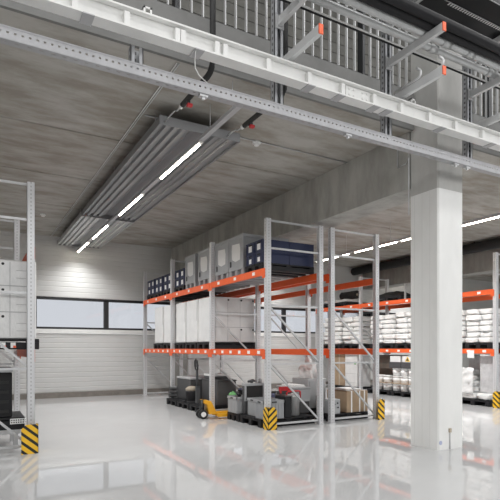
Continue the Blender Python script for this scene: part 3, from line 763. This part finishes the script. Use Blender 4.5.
# ------------------------------------------------------------------ goods under the second rack (back to back)
pallet(6.22, 7.62, 0, .76, .94, 'black pallet on the floor under the cardboard box left of the column', h=.13)
pallet(6.22, 8.55, 0, .9, 1.0, 'black pallet on the floor behind the cardboard box left of the column', h=.13)
t = thing('cardboard_box', 'big cardboard box with white straps at the rack end left of the column', 'box', (6.43, 7.57, .132))
obj('box_body', B((-.24, -.30, 0, .28, .30, .40), bev=.008), M['card'], t)
for xx in (-.14, .06, .18): obj('strap', B((xx, -.302, 0, xx + .03, -.3003, .40), (xx, -.30, .4003, xx + .03, .30, .402)), M['label'], t)
tag(obj('flat_white_parcel', B((-.18, -.2, 0, .2, .2, .035), bev=.01), M['paper'], None, (6.43, 7.57, .535)), 'thin white parcel on the strapped cardboard box', 'parcel')
t = thing('control_box', 'small pale control box with dark dots on the floor pallet', 'control box', (5.90, 7.35, .132))
obj('box_body', B((-.10, -.12, 0, .10, .12, .27), bev=.012), M['gcrate'], t)
for xx, z in ((-.04, .18), (.03, .20), (.04, .12)): obj('control_knob', (lambda bm: (tube(bm, [(xx, -.12, z), (xx, -.135, z)], .014, 8), bm)[1])(BM()), M['rubber'], t)
t = thing('machine_cabinet', 'grey machine cabinet under the second rack', 'machine', (5.97, 8.16, .132))
obj('cabinet_body', B((-.24, -.28, 0, .20, .26, .62), bev=.012), M['plate'], t)
obj('cabinet_door', B((-.20, -.288, .05, .16, -.2805, .57)), M['gcrate'], t)
obj('cabinet_plinth', B((-.25, -.29, -.0, .21, -.2885, .045)), M['black'], t)
sheet = BM(); bmesh.ops.create_icosphere(sheet, subdivisions=4, radius=1)
for v in sheet.verts:
    k = 1 + .55 * noise.noise(v.co * 2.1)
    v.co = Vector((v.co.x * .17 * k, v.co.y * .19 * k, max(0, v.co.z) * .34 * k))
tag(obj('plastic_wrap', sheet, M['film'], None, (5.93, 8.16, .755)), 'crumpled white plastic wrap heaped on the grey machine cabinet', 'plastic wrap')
tin('oil_can', 5.79, 7.60, .132, .055, .26, 'tan', 'brown can beside the pale control box', 'can')
tin('oil_can', 5.86, 7.70, .132, .06, .36, 'dgrey', 'dark can behind the pale control box', 'can')

# ------------------------------------------------------------------ bag rack
bag_vars = []
def bag_mesh(seed, w, d, h):
    bm = BM(); bmesh.ops.create_cube(bm, size=2)
    bmesh.ops.subdivide_edges(bm, edges=bm.edges[:], cuts=5, use_grid_fill=True)
    for v in bm.verts:
        p = v.co.copy()
        e = max(abs(p.x), abs(p.y))
        q = Vector((p.x, p.y, p.z))
        r = 1 - .05 * (abs(p.z) ** 2.0)
        q.x *= r; q.y *= r
        if abs(p.x) > .9 and abs(p.y) > .9: q.x *= .94; q.y *= .94
        q.z *= (1 - .13 * max(0, (e - .55) / .45) ** 2)
        n = noise.noise_vector(p * 1.3 + Vector((seed * 3.7, seed * 1.9, 0)))
        q += Vector((n.x * .12, n.y * .14, n.z * .22)) + Vector((0, 0, .10 * noise.noise(p * 3.1 + Vector((seed, 5, 1)))))
        cl = lambda a: max(-1, min(1, a))
        v.co = Vector((cl(q.x) * d / 2, cl(q.y) * w / 2, (cl(q.z) + 1) * h / 2))
    for f in bm.faces: f.smooth = True
    return mesh('bag', bm, M['bag'])
BAGS = [bag_mesh(i, 1, 1, 1) for i in range(7)]
def bag(x, y, z, w, d, h, label, group):
    o = obj('white_bag', random.choice(BAGS), None, None, (x, y, z))
    o.scale = (d, w, h)
    return tag(o, label, 'bag', group)
LAY = ('bottom', 'second', 'third', 'fourth', 'fifth', 'sixth', 'seventh')
piles = [(7.58, .70, 6, 'pile at the post with the chevron guard'), (8.42, .84, 6, 'pile just right of the column'), (9.80, .84, 6, 'pile just left of the column'), (10.74, .94, 6, 'second pile left of the column'),
         (12.08, .84, 6, 'third pile left of the column'), (13.05, .90, 6, 'pile nearest the back wall')]
for pi, (y, w, n, txt) in enumerate(piles):
    pallet(10.98, y, ZS1, w, 1.1, 'black plastic pallet under the bag ' + txt, group='pallets under the white bags')
    hs = [random.uniform(.8, 1.25) for _ in range(n)]; tot = (.85 + random.uniform(-.05, .06)) / sum(hs)
    zb = ZS1 + .141
    for k in range(n):
        hh = hs[k] * tot; sp = random.uniform(.40, .60)
        for cc in range(2):
            wd = w * (sp, 1 - sp)[cc]; yy = y - w / 2 + (w * sp / 2, w * sp + w * (1 - sp) / 2)[cc]
            bag(10.72 + random.uniform(-.035, .03), yy, zb, wd - .003, .54, hh - .001, 'white bag, %s column, %s layer, %s' % (('near', 'far')[cc], LAY[k], txt), 'white bags on the middle shelf')
            if pi == 0: bag(11.27, yy, zb, wd - .003, .46, hh - .001, 'rear white bag, %s column, %s layer, %s' % (('near', 'far')[cc], LAY[k], txt), 'white bags on the middle shelf')
        zb += hh

# top shelf of the bag rack
for y, w, lab in ((12.9, 1.2, 'black pallet on the top shelf of the bag rack, far bay'), (10.54, 1.1, 'black pallet on the top shelf of the bag rack, middle bay')):
    pallet(10.96, y, ZS2, w, 1.05, lab, h=.13)
bag(10.9, 13.2, ZS2 + .13, .6, .9, .10, 'flat white bag on the top shelf of the bag rack, far end', 'flat bags on the top shelf')
bag(10.9, 12.6, ZS2 + .13, .6, .9, .10, 'flat white bag on the top shelf of the bag rack under the black roll', 'flat bags on the top shelf')
t = thing('foil_roll', 'thick black roll lying on the top shelf of the bag rack', 'roll', (10.8, 12.55, ZS2 + .235))
bm = BM(); tube(bm, [(0, -.36, .13), (0, .36, .13)], .13, 18); obj('roll_body', bm, M['rubber'], t)
bm = BM(); tube(bm, [(0, -.37, .13), (0, .37, .13)], .04, 12); obj('roll_core', bm, M['tan'], t)
bm = BM(); bmesh.ops.create_icosphere(bm, subdivisions=4, radius=1)
for v in bm.verts: v.co = Vector((v.co.x * .45, v.co.y * .58, max(0, v.co.z) * .17 * (1 + .3 * noise.noise(v.co * 3))))
tag(obj('tarpaulin', bm, M['rubber'], None, (10.96, 10.75, ZS2 + .132)), 'folded black tarpaulin on the top shelf of the bag rack', 'tarpaulin')
t = thing('metal_stillage', 'small grey tube frame on the top shelf of the bag rack', 'frame', (10.9, 9.66, ZS2))
for xx in (-.35, .35):
    for yy in (-.28, .28): obj('corner_post', B((xx - .02, yy - .02, 0, xx + .02, yy + .02, .42)), M['galv'], t)
obj('top_ring', B((-.37, -.30, .42, .37, -.26, .45), (-.37, .26, .42, .37, .30, .45), (-.37, -.26, .42, -.33, .26, .45), (.33, -.26, .42, .37, .26, .45)), M['galv'], t)

# bottom of the bag rack: buckets
pallet(10.96, 10.85, 0, .92, 1.1, 'black pallet on the floor under the low stack of white buckets', group='floor pallets of the bag rack')
pallet(10.96, 9.92, 0, .86, 1.1, 'black pallet on the floor under the tall stack of white buckets', group='floor pallets of the bag rack')
bm = BM(); lathe(bm, [(.115, 0), (.12, .008), (.132, .17), (.138, .172), (.138, .185)], 24); bk_me = mesh('bucket_shell', bm, M['paper'])
bm = BM(); lathe(bm, [(.142, .18), (.142, .203), (.125, .205)], 24); bl_me = mesh('bucket_lid', bm, M['label'])
bm = BM(); lathe(bm, [(.1245, .05), (.1325, .14)], 24); bb_me = mesh('bucket_band', bm, M['label'])
def bucket(x, y, z, label):
    t = thing('white_bucket', label, 'bucket', (x, y, z), 0, 'white buckets on the floor pallets')
    obj('bucket_shell', bk_me, None, t); obj('bucket_lid', bl_me, None, t); obj('bucket_band', bb_me, None, t)
for k in range(3):
    for c_, y in enumerate((9.66, 9.955, 10.25)):
        bucket(10.58, y, ZP + k * .218, 'white bucket, %s column, %s layer of the tall stack left of the column' % (('near', 'middle', 'far')[c_], ('bottom', 'middle', 'top')[k]))
for k in range(2):
    for c_, y in enumerate((10.62, 10.92)):
        bucket(10.58, y, ZP + k * .218, 'white bucket, %s column, %s layer of the low stack behind the striped guard' % (('near', 'far')[c_], ('bottom', 'top')[k]))
for k in range(1):
    tag(obj('card_sheet', B((-.17, -.46, 0, .18, .46, .006)), M['card'], None, (10.58, 9.955, ZP + .208 + k * .218)), 'cardboard sheet between the lower layers of the tall white bucket stack', 'sheet')
tag(obj('card_sheet', B((-.17, -.30, 0, .18, .34, .006)), M['card'], None, (10.58, 10.77, ZP + .208)), 'cardboard sheet between the buckets of the low stack', 'sheet')
ZB = ZP + .218 * 2 + .21
for c_, y in enumerate((9.74, 10.2)):
    tag(obj('foam_slab', B((-.17, -.22, 0, .2, .22, .17), bev=.02), M['dgrey'], None, (10.58, y, ZB)), 'dark grey slab on the tall bucket stack, %s' % ('nearer the column', 'farther from the column')[c_], 'slab')
    t = thing('white_carton', 'white carton on the dark slab, %s' % ('with a warning triangle beside the column', 'farther from the column')[c_], 'carton', (10.58, y, ZB + .172))
    obj('carton_body', B((-.15, -.19, 0, .18, .19, .17), bev=.006), M['paper'], t)
    if c_ == 0:
        bm = BM(); prism(bm, [(-.09, .02), (.09, .02), (0, .16)], 'x', -.153, -.1505); k_ = obj('warning_triangle', bm, M['hazard'], t)
        bm = BM(); prism(bm, [(-.055, .04), (.055, .04), (0, .125)], 'x', -.1545, -.1532); obj('triangle_field', bm, M['dgrey'], k_)
t = thing('brown_crate', 'tall dark brown crate behind the low bucket stack', 'crate', (11.08, 10.95, ZP))
obj('crate_body', B((-.28, -.36, 0, .3, .36, 1.0), bev=.006), M['brown'], t)
for zz in (.1, .84): obj('crate_batten', B((-.30, -.36, zz, -.281, .36, zz + .06)), M['brown'], t)
# carton tower
pallet(10.96, 12.35, 0, 1.2, 1.1, 'black pallet on the floor under the white carton tower', group='floor pallets of the bag rack')
for k in range(4):
    t = thing('white_carton', 'white wrapped carton, %s of the tower behind the strapped cardboard box' % ('bottom', 'second from bottom', 'third from bottom', 'top')[k], 'carton', (10.72, 12.08, ZP + .283 * k), 0, 'white carton tower')
    obj('carton_body', B((-.26, -.29, 0, .28, .29, .28), bev=.006), M['film'], t)
    obj('carton_band', B((-.262, -.288, .12, -.2605, .288, .128)), M['seam'], t)
    if k == 2: obj('green_sticker', B((-.263, -.22, .13, -.2621, -.14, .22)), M['green'], t)
t = thing('cardboard_box', 'tall narrow cardboard box beside the white carton tower', 'box', (10.74, 12.68, ZP))
obj('box_body', B((-.26, -.26, 0, .26, .26, 1.10), bev=.006), M['card'], t); obj('box_tape', B((-.262, -.03, 0, -.2603, .03, 1.1)), M['tan'], t)

# bay right of the column
pallet(10.94, 7.70, 0, .9, 1.1, 'black pallet on the floor under the grey wrapped load by the chevron guard', group='floor pallets of the bag rack')
pallet(10.94, 8.66, 0, .9, 1.1, 'black pallet on the floor mostly hidden behind the column foot', group='floor pallets of the bag rack')
wrapped_load(10.52, 7.42, ZP + .16, .36, .9, .90, 'grey film wrapped load at the foot of the bag rack post', 21, m='filmg')
for k, (x, y, w, d, h, lab) in enumerate(((10.86, 7.43, .40, .9, .155, 'flat white bag under the grey wrapped load'), (10.62, 7.88, .46, .42, .15, 'flat white bag at the front of the slumped heap right of the column'), (10.62, 8.42, .5, .42, .15, 'flat white bag on the pallet edge half hidden by the column'))):
    bag(x, y, ZP, w, d, h, lab, 'flat bags on the floor pallets')
for k in range(4):
    bag(10.74 + .01 * k, 7.90 + .03 * k, ZP + .153 + k * .131, .46 - .07 * k, .42, .13, 'slumped white bag right of the column, %s in its heap' % ('lowest', 'second from bottom', 'third from bottom', 'topmost')[k], 'slumped bags right of the column')
bm = BM()
n = 14
grid = [[bm.verts.new((.06 * noise.noise(Vector((i * .5, j * .4, 3))) - .02 * i / n, -.34 + .68 * j / n, .64 - .62 * i / n + .03 * noise.noise(Vector((i * .7, j * .6, 9))))) for j in range(n + 1)] for i in range(n + 1)]
for i in range(n):
    for j in range(n):
        f = bm.faces.new((grid[i][j], grid[i][j + 1], grid[i + 1][j + 1], grid[i + 1][j])); f.smooth = True
o = tag(obj('plastic_sheet', bm, M['film'], None, (10.40, 8.02, ZP + .10)), 'torn clear-white plastic sheet hanging over the slumped bags', 'plastic sheet')
so = o.modifiers.new('thickness', 'SOLIDIFY'); so.thickness = .006
wrapped_load(11.12, 8.0, ZP + .002, .7, .32, 1.02, 'grey wrapped load standing behind the slumped bags', 22, m='filmg')
t = tag(obj('paper_notice', B((-.003, -.09, -.13, 0, .09, .05)), M['label'], None, (10.362, 7.72, Z1 - .03)), 'white paper notice hanging on the lower beam by the chevron guard', 'notice')

# ------------------------------------------------------------------ camera, light
cam = bpy.data.cameras.new('camera'); co = bpy.data.objects.new('camera', cam); C.objects.link(co)
co.location = (0, 0, 1.35); co.rotation_euler = (PI / 2, 0, -math.radians(29.398))
cam.sensor_width = 36; cam.lens = 497.8 * 36 / 500; cam.shift_y = (348.07 - 250) / 500
cam.clip_start = .05; cam.clip_end = 200
S.camera = co

W = bpy.data.worlds.new('world'); S.world = W; W.use_nodes = True
bg = W.node_tree.nodes['Background']; bg.inputs[0].default_value = (.96, .98, 1.0, 1); bg.inputs[1].default_value = .92

def area(name, loc, rot, sx, sy, power, col=(1, 1, 1), spread=None):
    l = bpy.data.lights.new(name, 'AREA'); l.shape = 'RECTANGLE'; l.size = sx; l.size_y = sy; l.energy = power; l.color = col
    o = bpy.data.objects.new(name, l); C.objects.link(o); o.location = loc; o.rotation_euler = rot
    if spread: l.spread = math.radians(spread)
    return o
for i, y in enumerate((-3.5, .5, 3.0)):
    area('roof_fill_%d' % i, (9, y, 8.15), (0, 0, 0), 24, 1.2, 400, (1, .995, .985))  # added overhead fill below a solid roof, for unseen hall daylight
area('front_fill', (9, -8.95, 6.3), (PI / 2, 0, 0), 26, 2.6, 850, (1, .995, .985))  # added frontal fill in the wall gap, angled down onto the column side
for x, z, spans in ((2.59, 3.93, [LA[0], LA[1], LA[2], (12.85, 13.95)]), (8.75, 3.79, [(5.3, 8.35), (8.5, 11.6), (12.4, 13.8)]), (14.9, 3.79, [(6.9, 9.95), (11.2, 13.9)])):
    for a, b in spans:
        area('lamp_light', (x, (a + b) / 2, z), (0, 0, 0), .06, b - a, (48 if x < 5 else 42) * (b - a) / 1.45, (1, .998, .99), 138)

S.view_settings.view_transform = 'Standard'; S.view_settings.look = 'None'
S.view_settings.gamma = 1.0; S.view_settings.exposure = 0.0; S.view_settings.use_curve_mapping = False
S.cycles.use_denoising = True
S.cycles.max_bounces = 8; S.cycles.diffuse_bounces = 5; S.cycles.caustics_reflective = False; S.cycles.caustics_refractive = False
